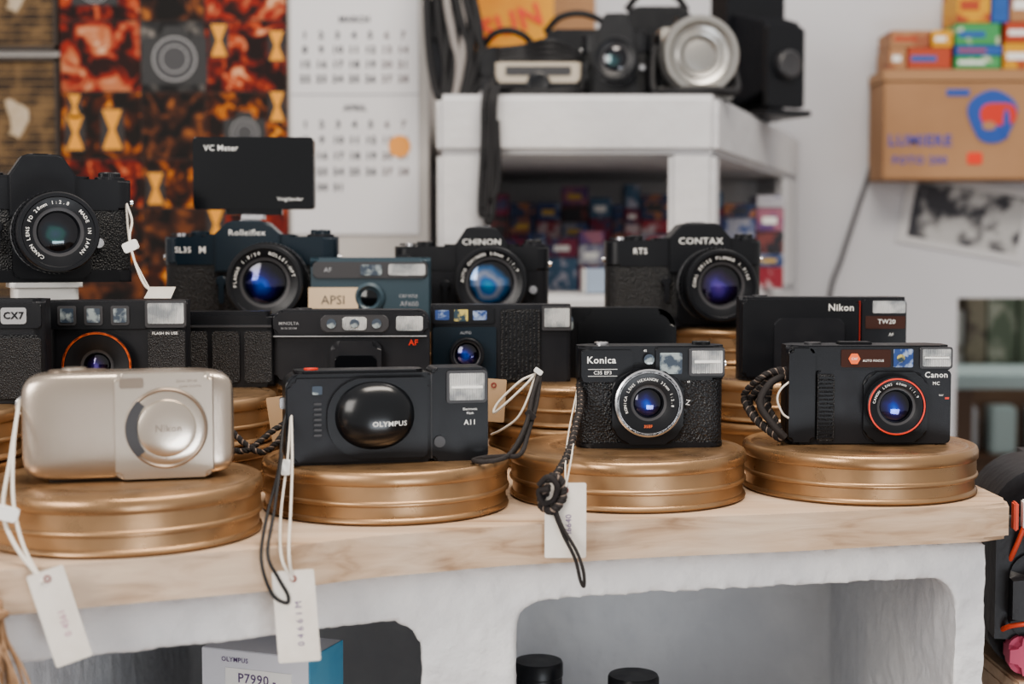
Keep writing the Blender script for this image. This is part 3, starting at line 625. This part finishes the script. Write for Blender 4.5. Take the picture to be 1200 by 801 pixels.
sl('back_panel',[(-.12,2.55),(.45,2.55),(.45,2.588),(-.12,2.588)],1.025,1.222)
LY=mat('label_yellow',(.6,.4,.1),.5)
g=empty('row_of_film_boxes',(0,0,0)); i=0
for (y,hm) in ((2.28,.15),(2.12,.075)):
    x=-.028 if y<2.2 else -.10
    while x<(.30 if y<2.2 else .40):
        w=random.uniform(.014,.055); h=random.uniform(hm*.8,hm*1.05)
        z=1.030
        while z<1.030+h:
            dz=min(random.uniform(.018,.05),1.030+h+.012-z)
            box(g,'film_box_%d'%i,x,x+w-.002,y,y+.07,z,z+dz-.001,random.choice(mc),.001,u=1); i+=1
            if i%2: box(g,'film_box_label_%d'%i,x+w*.2,x+w*.7,y-.0008,y,z+dz*.3,z+dz*.6,random.choice((WHITE,LY,DGREY)),0,u=1)
            z+=dz
        x+=w
g=empty('printed_leaflet',(.02,1.98,1.031)); box(g,'sheet',-30,20,0,1,0,55,WHITE); text(g,'print',[('FOTO',-5,35,8)],-.6,GREYI)
g=empty('plastic_tray',(.16,1.97,1.031)); box(g,'base',-60,60,-30,60,0,4,WHITE,1); box(g,'front',-60,60,-32,-29,0,34,mat('tray_blue',(.30,.37,.47),.4),1); box(g,'left',-62,-59,-32,60,0,34,WHITE,1); box(g,'right',59,62,-32,60,0,34,WHITE,1)
TOP=1.2965
v=empty('vintage_camera',(.036,1.985,TOP),0)
IVO=mat('ivory_plastic',(.46,.41,.34),.5)
prism(v,'lower_body',rr(-58,58,-18,18,6),0,22,BLACK,'z',1.5); prism(v,'upper_body',rr(-59,59,-19,19,6),22,50,IVO,'z',3,3)
prism(v,'window_strip',rr(-45,45,32,44,2),-20.5,-18,DGREY,'y',.5); lathe(v,'lens',[(16,0),(16,8),(13,9),(0,6)],(0,-18,20),BLACK); lathe(v,'knob',[(0,0),(8,0),(8,5),(0,5)],(35,0,50),SILV,'z')
for i in range(4):
    tube(v,'neck_strap_%d'%i,[(-.055,-.01,.052+.005*i),(-.02,.004*i,.056+.006*i),(.015,-.015,.054+.008*i),(.05,.005*i,.056+.004*i),(.058,.012,.050)],.005,CORD)
tube(v,'hanging_strap',[(-.058,-.01,.03),(-.066,-.03,.012),(-.06,-.05,.005),(-.02,-.045,.005),(.03,-.05,.006),(.058,-.03,.01),(.06,-.01,.03)],.005,CORD)
slr('slr_camera',(.144,1.985,TOP),-6,94,88,116,34,0,0,50,32,34,DK,BLACK,LEATH,None,'',pw=52,sc=1.0)
v=empty('silver_camera',(.246,1.985,TOP),8)
ALU=mat('brushed_aluminium',(.44,.43,.41),.32,.9)
prism(v,'body',rr(-50,58,-17,17,9),0,88,BLACK,'z',3,3); prism(v,'top_housing',rr(-46,52,66,96,4),-19,14,ALU,'y',2,3)
prism(v,'silver_base',rr(-49,57,0,16,3),-19,10,ALU,'y',1.5,3)
prism(v,'finder_hump',rr(-22,22,94,114,4),-17,12,BLACK,'y',2,3)
lathe(v,'lens_barrel',[(48,0),(50,6),(53,14),(53,40),(51,44),(45,44),(39,36),(33,34),(30,36),(26,35),(21,30),(0,33)],(0,-17,55),[ALU],seg=64)
knurl(v,'lens_grip_ring',(0,-17,55),53.8,18,30,mat('dark_alu',(.3,.3,.3),.4,.7),80,1)
tube(v,'neck_strap',[(-.052,-.01,.07),(-.06,-.03,.04),(-.058,-.04,.006),(-.03,-.066,.005),(.01,-.070,.006),(.05,-.05,.008),(.06,-.01,.04)],.006,CORD)
v=empty('folding_bellows_camera',(.385,2.27,TOP),28,sc=1.08)
prism(v,'back_body',rr(-52,52,0,190,6),0,40,BLACK,'y',3,3)
for i in range(6): prism(v,'bellows_%d'%i,rr(-42+i*2,42-i*2,18+i*3,150-i*3,4),-10-i*10,-1-i*10,SATIN,'y',2.5)
prism(v,'front_standard',rr(-33,33,12,126,4),-70,-60,BLACK,'y',1.5); lathe(v,'lens',[(20,0),(20,10),(17,12),(0,8)],(0,-70,72),DGREY)
prism(v,'drop_bed',rr(-40,40,0,8,2),-78,6,BLACK,'y',1.5)
prism(v,'side_finder',rr(52,66,60,150,3),4,34,SATIN,'y',2)
for (nm,X,Y,w_,h_,d_) in (('leather_camera_case',-.005,2.14,80,92,60),('leather_camera_case',.10,2.16,100,120,60),('leather_camera_case',.215,2.14,90,150,60)):
    g=empty(nm,(X,Y,TOP)); prism(g,'lower',rr(-w_/2,w_/2,0,h_*.6,8),-d_/2,d_/2,SATIN,'y',6,3); prism(g,'lid',rr(-w_/2-2,w_/2+2,h_*.52,h_,(4,4,16,16)),-d_/2-2,d_/2+2,BLACK,'y',6,3)
    prism(g,'nose',rr(-w_*.25,w_*.25,h_*.15,h_*.72,12),-d_/2-16,-d_/2+4,SATIN,'y',6,3)
    tube(g,'carry_strap',[(-w_*.0005,0,h_*K),(-w_*.0003,-.01,h_*K+.02),(0,-.014,h_*K+.026),(w_*.0003,-.01,h_*K+.018),(w_*.0005,0,h_*K)],.005,CORD)
g=empty('hanging_camera_strap',(0,0,0))
for i,(x0,zb) in enumerate(((-.028,1.13),(-.036,1.14),(-.022,1.16))):
    tube(g,'strap_%d'%i,[(x0+.05,1.98,1.305),(x0+.01,1.92,1.307),(x0,1.889,1.29),(x0-.002,1.888,1.23),(x0-.006,1.888,zb),(x0+.004,1.889,zb+.02),(x0+.002,1.889,1.26)],.004,CORD)
g=empty('hanging_camera_bag',(-.085,2.15,1.345))
prism(g,'pouch',rr(-38,30,-10,120,14),-20,20,mat('grey_fabric',(.05,.055,.065),.8),'y',9,4); prism(g,'flap',rr(-36,28,50,122,14),-26,-14,SATIN,'y',4,3)
for i in range(5): tube(g,'strap_%d'%i,[(-.03+i*.012,-.03,.22),(-.04+i*.014,-.035,.12),(-.035+i*.02,-.03,.02),(-.02+i*.01,-.03,-.03),(-.01+i*.012,-.03,.06),(0,-.03,.22)],.006,mat('pale_strap',(.3,.28,.27),.8) if i==2 else CORD)
g=empty('film_poster',(0,2.597,0)); YEL=mat('poster_yellow',(.66,.24,.02),.5,col2=(.72,.34,.03),nscale=6)
box(g,'sheet',-.08,.075,-.003,.003,1.44,1.66,YEL,u=1); text(g,'print',[('SUN',.0,1.50,.040,18)],-.006,RED,u=1,bold=.02)
box(g,'brown_panel',.075,.15,-.003,.003,1.42,1.66,CARD,u=1)
# ================================================================= LEFT WALL PRINTS (chimney breast face y=2.2)
def poster(name,x0,x1,z0,z1,m,y=2.1975):
    g=empty(name,((x0+x1)/2,y,(z0+z1)/2)); w=(x1-x0)*500; h=(z1-z0)*500
    box(g,'sheet',-w,w,-1,2.5,-h,h,m); return g,w,h
OLD=mat('aged_print',(.035,.02,.011),.7,col2=(.18,.11,.05),nscale=30,lo=.42,hi=.62)
MAPL=mat('map_paper',(.42,.33,.22),.7,col2=(.5,.42,.32),nscale=40)
FR=mat('dark_frame',(.03,.018,.012),.5)
for (z0,z1) in ((1.015,1.195),(1.205,1.385),(1.395,1.575)):
    g,w,h=poster('framed_print',-.86,-.693,z0,z1,OLD)
    for i in range(14): box(g,'print_line_%d'%i,-w+6,w-6,-1.6,-.8,-h+8+i*12,-h+9.6+i*12,mat('line_gold',(.24,.15,.065),.7))
    for q in ((-w,w,-h,-h+6),(-w,w,h-6,h),(-w,-w+5,-h,h),(w-5,w,-h,h)): box(g,'frame_%d'%int(q[0]+q[2]+500),q[0],q[1],-8,0,q[2],q[3],FR,.5)
    pts=[(16+26*math.cos(a)*(.55+.3*math.sin(3*a+1)),-4+46*math.sin(a)*(.8+.25*math.sin(2*a+2))) for a in [i*math.tau/18 for i in range(18)]]
    prism(g,'country_map',pts,-2.4,-1,MAPL,'y')
g,w,h=poster('photo_collage',-.692,-.343,.98,1.60,mat('collage_base',(.03,.014,.011),.6))
T1=[(.010,.003,.003),(.17,.010,.006),(.42,.07,.02),(.66,.36,.20)]
T2=[(.008,.005,.004),(.06,.012,.005),(.38,.10,.012),(.80,.38,.05)]
T3=[(.008,.008,.009),(.03,.03,.032),(.09,.085,.08),(.30,.27,.25)]
T4=[(.02,.005,.004),(.30,.022,.010),(.46,.16,.07),(.70,.46,.30)]
T5=[(.005,.004,.004),(.030,.011,.007),(.15,.045,.015),(.48,.18,.04)]
cols_=[(-173,-50),(-50,48),(48,173)]; rows_=[(-310,-220),(-220,-135),(-135,-60),(-60,42),(42,150),(150,230),(230,310)]
lay=[[T5,T2,T5],[T2,T5,T1],[T1,T2,T5],[T2,T5,T2],[T4,T3,T1],[T1,T5,T4],[T5,T3,T1]]
k=0
for ri,(a,b2) in enumerate(rows_):
    for ci,(c0,c1_) in enumerate(cols_):
        box(g,'photo_%d'%k,c0+1.2,c1_-1.2,-2.2,-1,a+1.2,b2-1.2,photoink('photo_ink_%d'%k,lay[ri][ci],26+6*(k%4),k*1.7)); k+=1
ORP=mat('amber_ink',(.74,.32,.025),.5); DKI=mat('dark_ink',(.012,.006,.005),.5)
for (cx,cz,s_,m2) in ((-152,-20,26,ORP),(-152,20,18,ORP),(70,120,24,ORP),(158,112,22,ORP),(-30,-105,24,ORP),(62,-160,24,ORP),(-95,-15,30,ORP),(158,20,22,ORP),(-120,-180,24,ORP)):
    hg=[(cx-s_*.5,cz-s_),(cx+s_*.5,cz-s_),(cx+s_*.28,cz-s_*.4),(cx+s_*.12,cz),(cx+s_*.28,cz+s_*.4),(cx+s_*.5,cz+s_),(cx-s_*.5,cz+s_),(cx-s_*.28,cz+s_*.4),(cx-s_*.12,cz),(cx-s_*.28,cz-s_*.4)]
    prism(g,'dark_ground_%d_%d'%(cx,cz),rr(cx-s_*.6,cx+s_*.6,cz-s_*1.1,cz+s_*1.1,4),-2.6,-2,DKI,'y')  # dark ink ground printed behind the hourglass
    prism(g,'hourglass_%d_%d'%(cx,cz),hg,-3,-2,m2,'y')
CAMG=mat('print_grey',(.04,.04,.045),.5); CAML=mat('print_light',(.30,.30,.31),.5)
for (cx,cz,r_) in ((2,92,34),(-5,262,30),(108,-20,22),(-118,200,24)):
    s1=r_/30
    o_=[(cx-44*s1,cz-34*s1),(cx+44*s1,cz-34*s1),(cx+44*s1,cz+28*s1),(cx+20*s1,cz+30*s1),(cx+13*s1,cz+44*s1),(cx-13*s1,cz+44*s1),(cx-20*s1,cz+30*s1),(cx-44*s1,cz+28*s1)]
    prism(g,'printed_camera_%d'%cz,o_,-2.8,-2,mat('print_black',(.012,.012,.014),.5),'y')
    lathe(g,'printed_lens_%d'%cz,[(r_,0,0),(r_,1,0),(r_*.92,1,1),(r_*.8,1,0),(r_*.62,1,0),(r_*.56,1,1),(r_*.3,1,0),(0,1,0)],(cx,-2.4,cz),[CAMG,CAML],seg=40)
g,w,h=poster('wall_calendar',-.338,-.143,1.115,1.60,mat('calendar_paper',(.66,.66,.68),.6),y=2.1972)
INK=mat('calendar_ink',(.03,.035,.05),.6)
it=[];itr=[]
for zt,n0 in ((232,8),(60,1),(-75,1)):
    d=n0
    for r_ in range(6 if zt>200 else 5):
        for c_ in range(7):
            if d>31: break
            (itr if c_>4 else it).append((str(d),-76+c_*25,zt-r_*(22 if zt>0 else 24),11)); d+=1
it=[q for q in it if not (62<q[2]<85)]
for i_ in range(2): it.append(('MARCH' if i_ else 'APRIL',0,84 if i_ else -50,9))
text(g,'dates',[q for q in it if q[2]>-235 and not(-45<q[2]<-20)],-1.6,INK,bold=.04); text(g,'weekend_dates',[q for q in itr if q[2]>-235 and not(-45<q[2]<-20)],-1.6,mat('calendar_grey',(.12,.09,.10),.6),bold=.03)
lathe(g,'orange_sticker',[(17,0),(17,.6),(0,.6)],(68,-1.2,-108),mat('sticker',(.75,.33,.08),.6),seg=30)
box(g,'fold_line',-w,w,-1.8,-.9,-30,-28,GREYI)
# ================================================================= RIGHT WALL ITEMS
b=empty('cardboard_crate',(.785,2.545,1.2155),0)
CL=mat('cardboard_light',(.38,.22,.12),.75)
box(b,'box',-138,190,-52,52,0,186,CARD,2)
box(b,'lid_edge',-140,192,-54,52,168,190,CL,2)
LB=mat('logo_blue',(.03,.09,.36),.6); LR_=mat('logo_red',(.60,.05,.03),.6)
prism(b,'logo_blue',[(50+42*math.cos(a)*(1+.12*math.sin(3*a)),108+46*math.sin(a)) for a in [i*math.tau/24 for i in range(24)]],-54.6,-53,LB,'y')
prism(b,'logo_red',[(60+32*math.cos(a),112+24*math.sin(a)*(1+.2*math.cos(2*a))) for a in [i*math.tau/20 for i in range(20)]],-55.4,-54,LR_,'y')
prism(b,'logo_white',[(44+12*math.cos(a),92+8*math.sin(a)) for a in [i*math.tau/16 for i in range(16)]],-56,-54,CL,'y')
prism(b,'logo_meridian',[(74+6*math.cos(a),96+26*math.sin(a)) for a in [i*math.tau/16 for i in range(16)]],-56,-54,LB,'y')
text(b,'print',[('LUMIERE',-75,66,19),('FOTO 200',-75,32,14)],-53.0,mat('blue_print',(.08,.08,.32),.6),bold=.03)
prism(b,'red_mark',rr(8,34,26,46,4),-53.4,-52,RED,'y'); box(b,'blue_stroke',-30,10,-53.5,-52,144,155,LB)
g=empty('stack_of_film_boxes',(.785,2.54,1.406))
KY=mat('film_yellow',(.62,.32,.03),.5,col2=(.4,.08,.03),nscale=25,lo=.55,hi=.6); KG=mat('film_green',(.06,.30,.10),.5,col2=(.5,.55,.4),nscale=30,lo=.6,hi=.65); KR=mat('film_red',(.42,.07,.03),.5); KB=mat('film_blue',(.03,.11,.36),.5); KO=mat('film_tan',(.38,.20,.10),.6,col2=(.3,.1,.05),nscale=25,lo=.5,hi=.55)
data=[(-130,-100,0,36,KO),(-128,-60,37,66,KO),(-98,-22,0,36,KR),(-57,-20,37,66,KY),(-16,64,0,22,KG),(-16,66,23,40,KB),(-16,62,41,78,KG),(68,180,0,44,KY),(70,180,45,80,KR),(-14,44,79,140,KY),(46,76,79,140,KB),(78,180,81,140,KO)]
for i,(a,b_,c_,d_,m2) in enumerate(data):
    box(g,'film_box_%d'%i,a,b_-1,-48,40,c_,d_,m2,1); box(g,'label_%d'%i,a+5,b_-(b_-a)*.35,-48.8,-47,c_+(d_-c_)*.35,c_+(d_-c_)*.62,(WHITE,KR,KB,WHITE)[i%4])
g=empty('photo_print',(.818,2.5975,1.150),0,0,10)
box(g,'sheet',-110,125,-2,2,-62,70,mat('print_paper',(.55,.55,.56),.6))
box(g,'image',-92,110,-2.8,-2,-48,56,mat('bw_photo',(.04,.04,.05),.5,col2=(.45,.45,.45),nscale=18,lo=.45,hi=.56))
tube(None,'power_cable',[(.675,2.592,1.42),(.668,2.592,1.34),(.652,2.592,1.25),(.628,2.592,1.17),(.60,2.592,1.08),(.578,2.592,1.0),(.57,2.592,.8)],.004,mat('grey_cable',(.10,.10,.11),.5))
# ================================================================= ROOM BEYOND THE HATCH
t=empty('side_table',(1.35,3.25,0))
TE=mat('pale_teal',(.34,.42,.42),.4)
box(t,'top',-420,420,-250,250,800,830,TE,4)
for sx in (-390,390):
    for sy in (-220,220): box(t,'leg_%d_%d'%(sx,sy),sx-20,sx+20,sy-20,sy+20,0,800,mat('dark_wood',(.08,.04,.02),.5),2)
random.seed(9)
GR=[mat('clutter_%d'%i,c,.6,col2=c2,nscale=18,lo=.45,hi=.55) for i,(c,c2) in enumerate((((.10,.12,.08),(.3,.3,.24)),((.3,.29,.27),(.12,.10,.08)),((.07,.05,.04),(.2,.17,.12)),((.20,.22,.20),(.4,.4,.38))))]
g=empty('row_of_storage_boxes',(1.35,3.40,.831))
x=-.36; i=0
while x<.36:
    w=random.uniform(.04,.10); h=random.uniform(.08,.20)
    box(g,'storage_box_%d'%i,x,x+w-.004,-.09,.07,0,h,random.choice(GR),.003,u=1); x+=w; i+=1
c=empty('cabinet',(1.6,4.05,0)); DW=mat('dark_wood')
box(c,'carcass',-450,450,-180,180,0,1250,mat('cabinet_wood',(.14,.08,.05),.5,col2=(.2,.12,.07),nscale=8,stretch=(1,1,6)),5)
for i in range(3):
    for j in range(8): box(c,'jar_%d_%d'%(i,j),-420+j*105,-350+j*105,-260+i*5,-190,200+i*350,330+i*350,random.choice([TE,GR[3],KO,GREYI,SLATE]),6)
    box(c,'shelf_%d'%i,-450,450,-275,-175,185+i*350,200+i*350,DW,2)
# ================================================================= LIGHT
w=bpy.data.worlds.new('World'); bpy.context.scene.world=w; w.use_nodes=True
bg=w.node_tree.nodes['Background']; bg.inputs[0].default_value=(1,.97,.94,1); bg.inputs[1].default_value=.58
def area(name,loc,tgt,sx,sy,e,col):
    l=bpy.data.lights.new(name,'AREA'); l.shape='RECTANGLE'; l.size=sx; l.size_y=sy; l.energy=e; l.color=col
    o=bpy.data.objects.new(name,l); o.location=loc; o.rotation_euler=(Vector(tgt)-Vector(loc)).to_track_quat('-Z','Y').to_euler(); COL.objects.link(o)
area('ceiling_light_panel',(.3,.7,2.5),(.05,1.15,.9),1.2,.5,31,(1,.91,.80))
area('shop_window_light',(-1.3,-.7,1.7),(0,1.1,.9),1.1,1.1,31,(1,.95,.89))
area('low_fill_light',(.7,-.7,.28),(.08,1.3,.75),.8,.5,11,(.88,.94,1))  # added low fill, brightens the openings under the board; no real source
area('ceiling_light_panel_far',(.7,2.0,2.6),(.4,2.5,1),.8,.4,4,(1,.93,.86))
area('hatch_room_light',(1.4,3.3,2.5),(1.4,3.5,.8),.8,.8,22,(1,.97,.92))
vs=bpy.context.scene.view_settings
try:
    vs.view_transform='AgX'; vs.look='AgX - Medium High Contrast'
except Exception as e: print(e)
vs.exposure=.05
# ================================================================= CAMERA
cd=bpy.data.cameras.new('cam'); cam=bpy.data.objects.new('camera_view',cd); COL.objects.link(cam)
cd.lens=50; cd.sensor_width=36; cam.location=(0,0,1.081); cam.rotation_euler=(math.radians(90-3.44),0,0)
cd.clip_start=.01; cd.dof.use_dof=True; cd.dof.focus_distance=1.07; cd.dof.aperture_fstop=5.0
bpy.context.scene.camera=cam
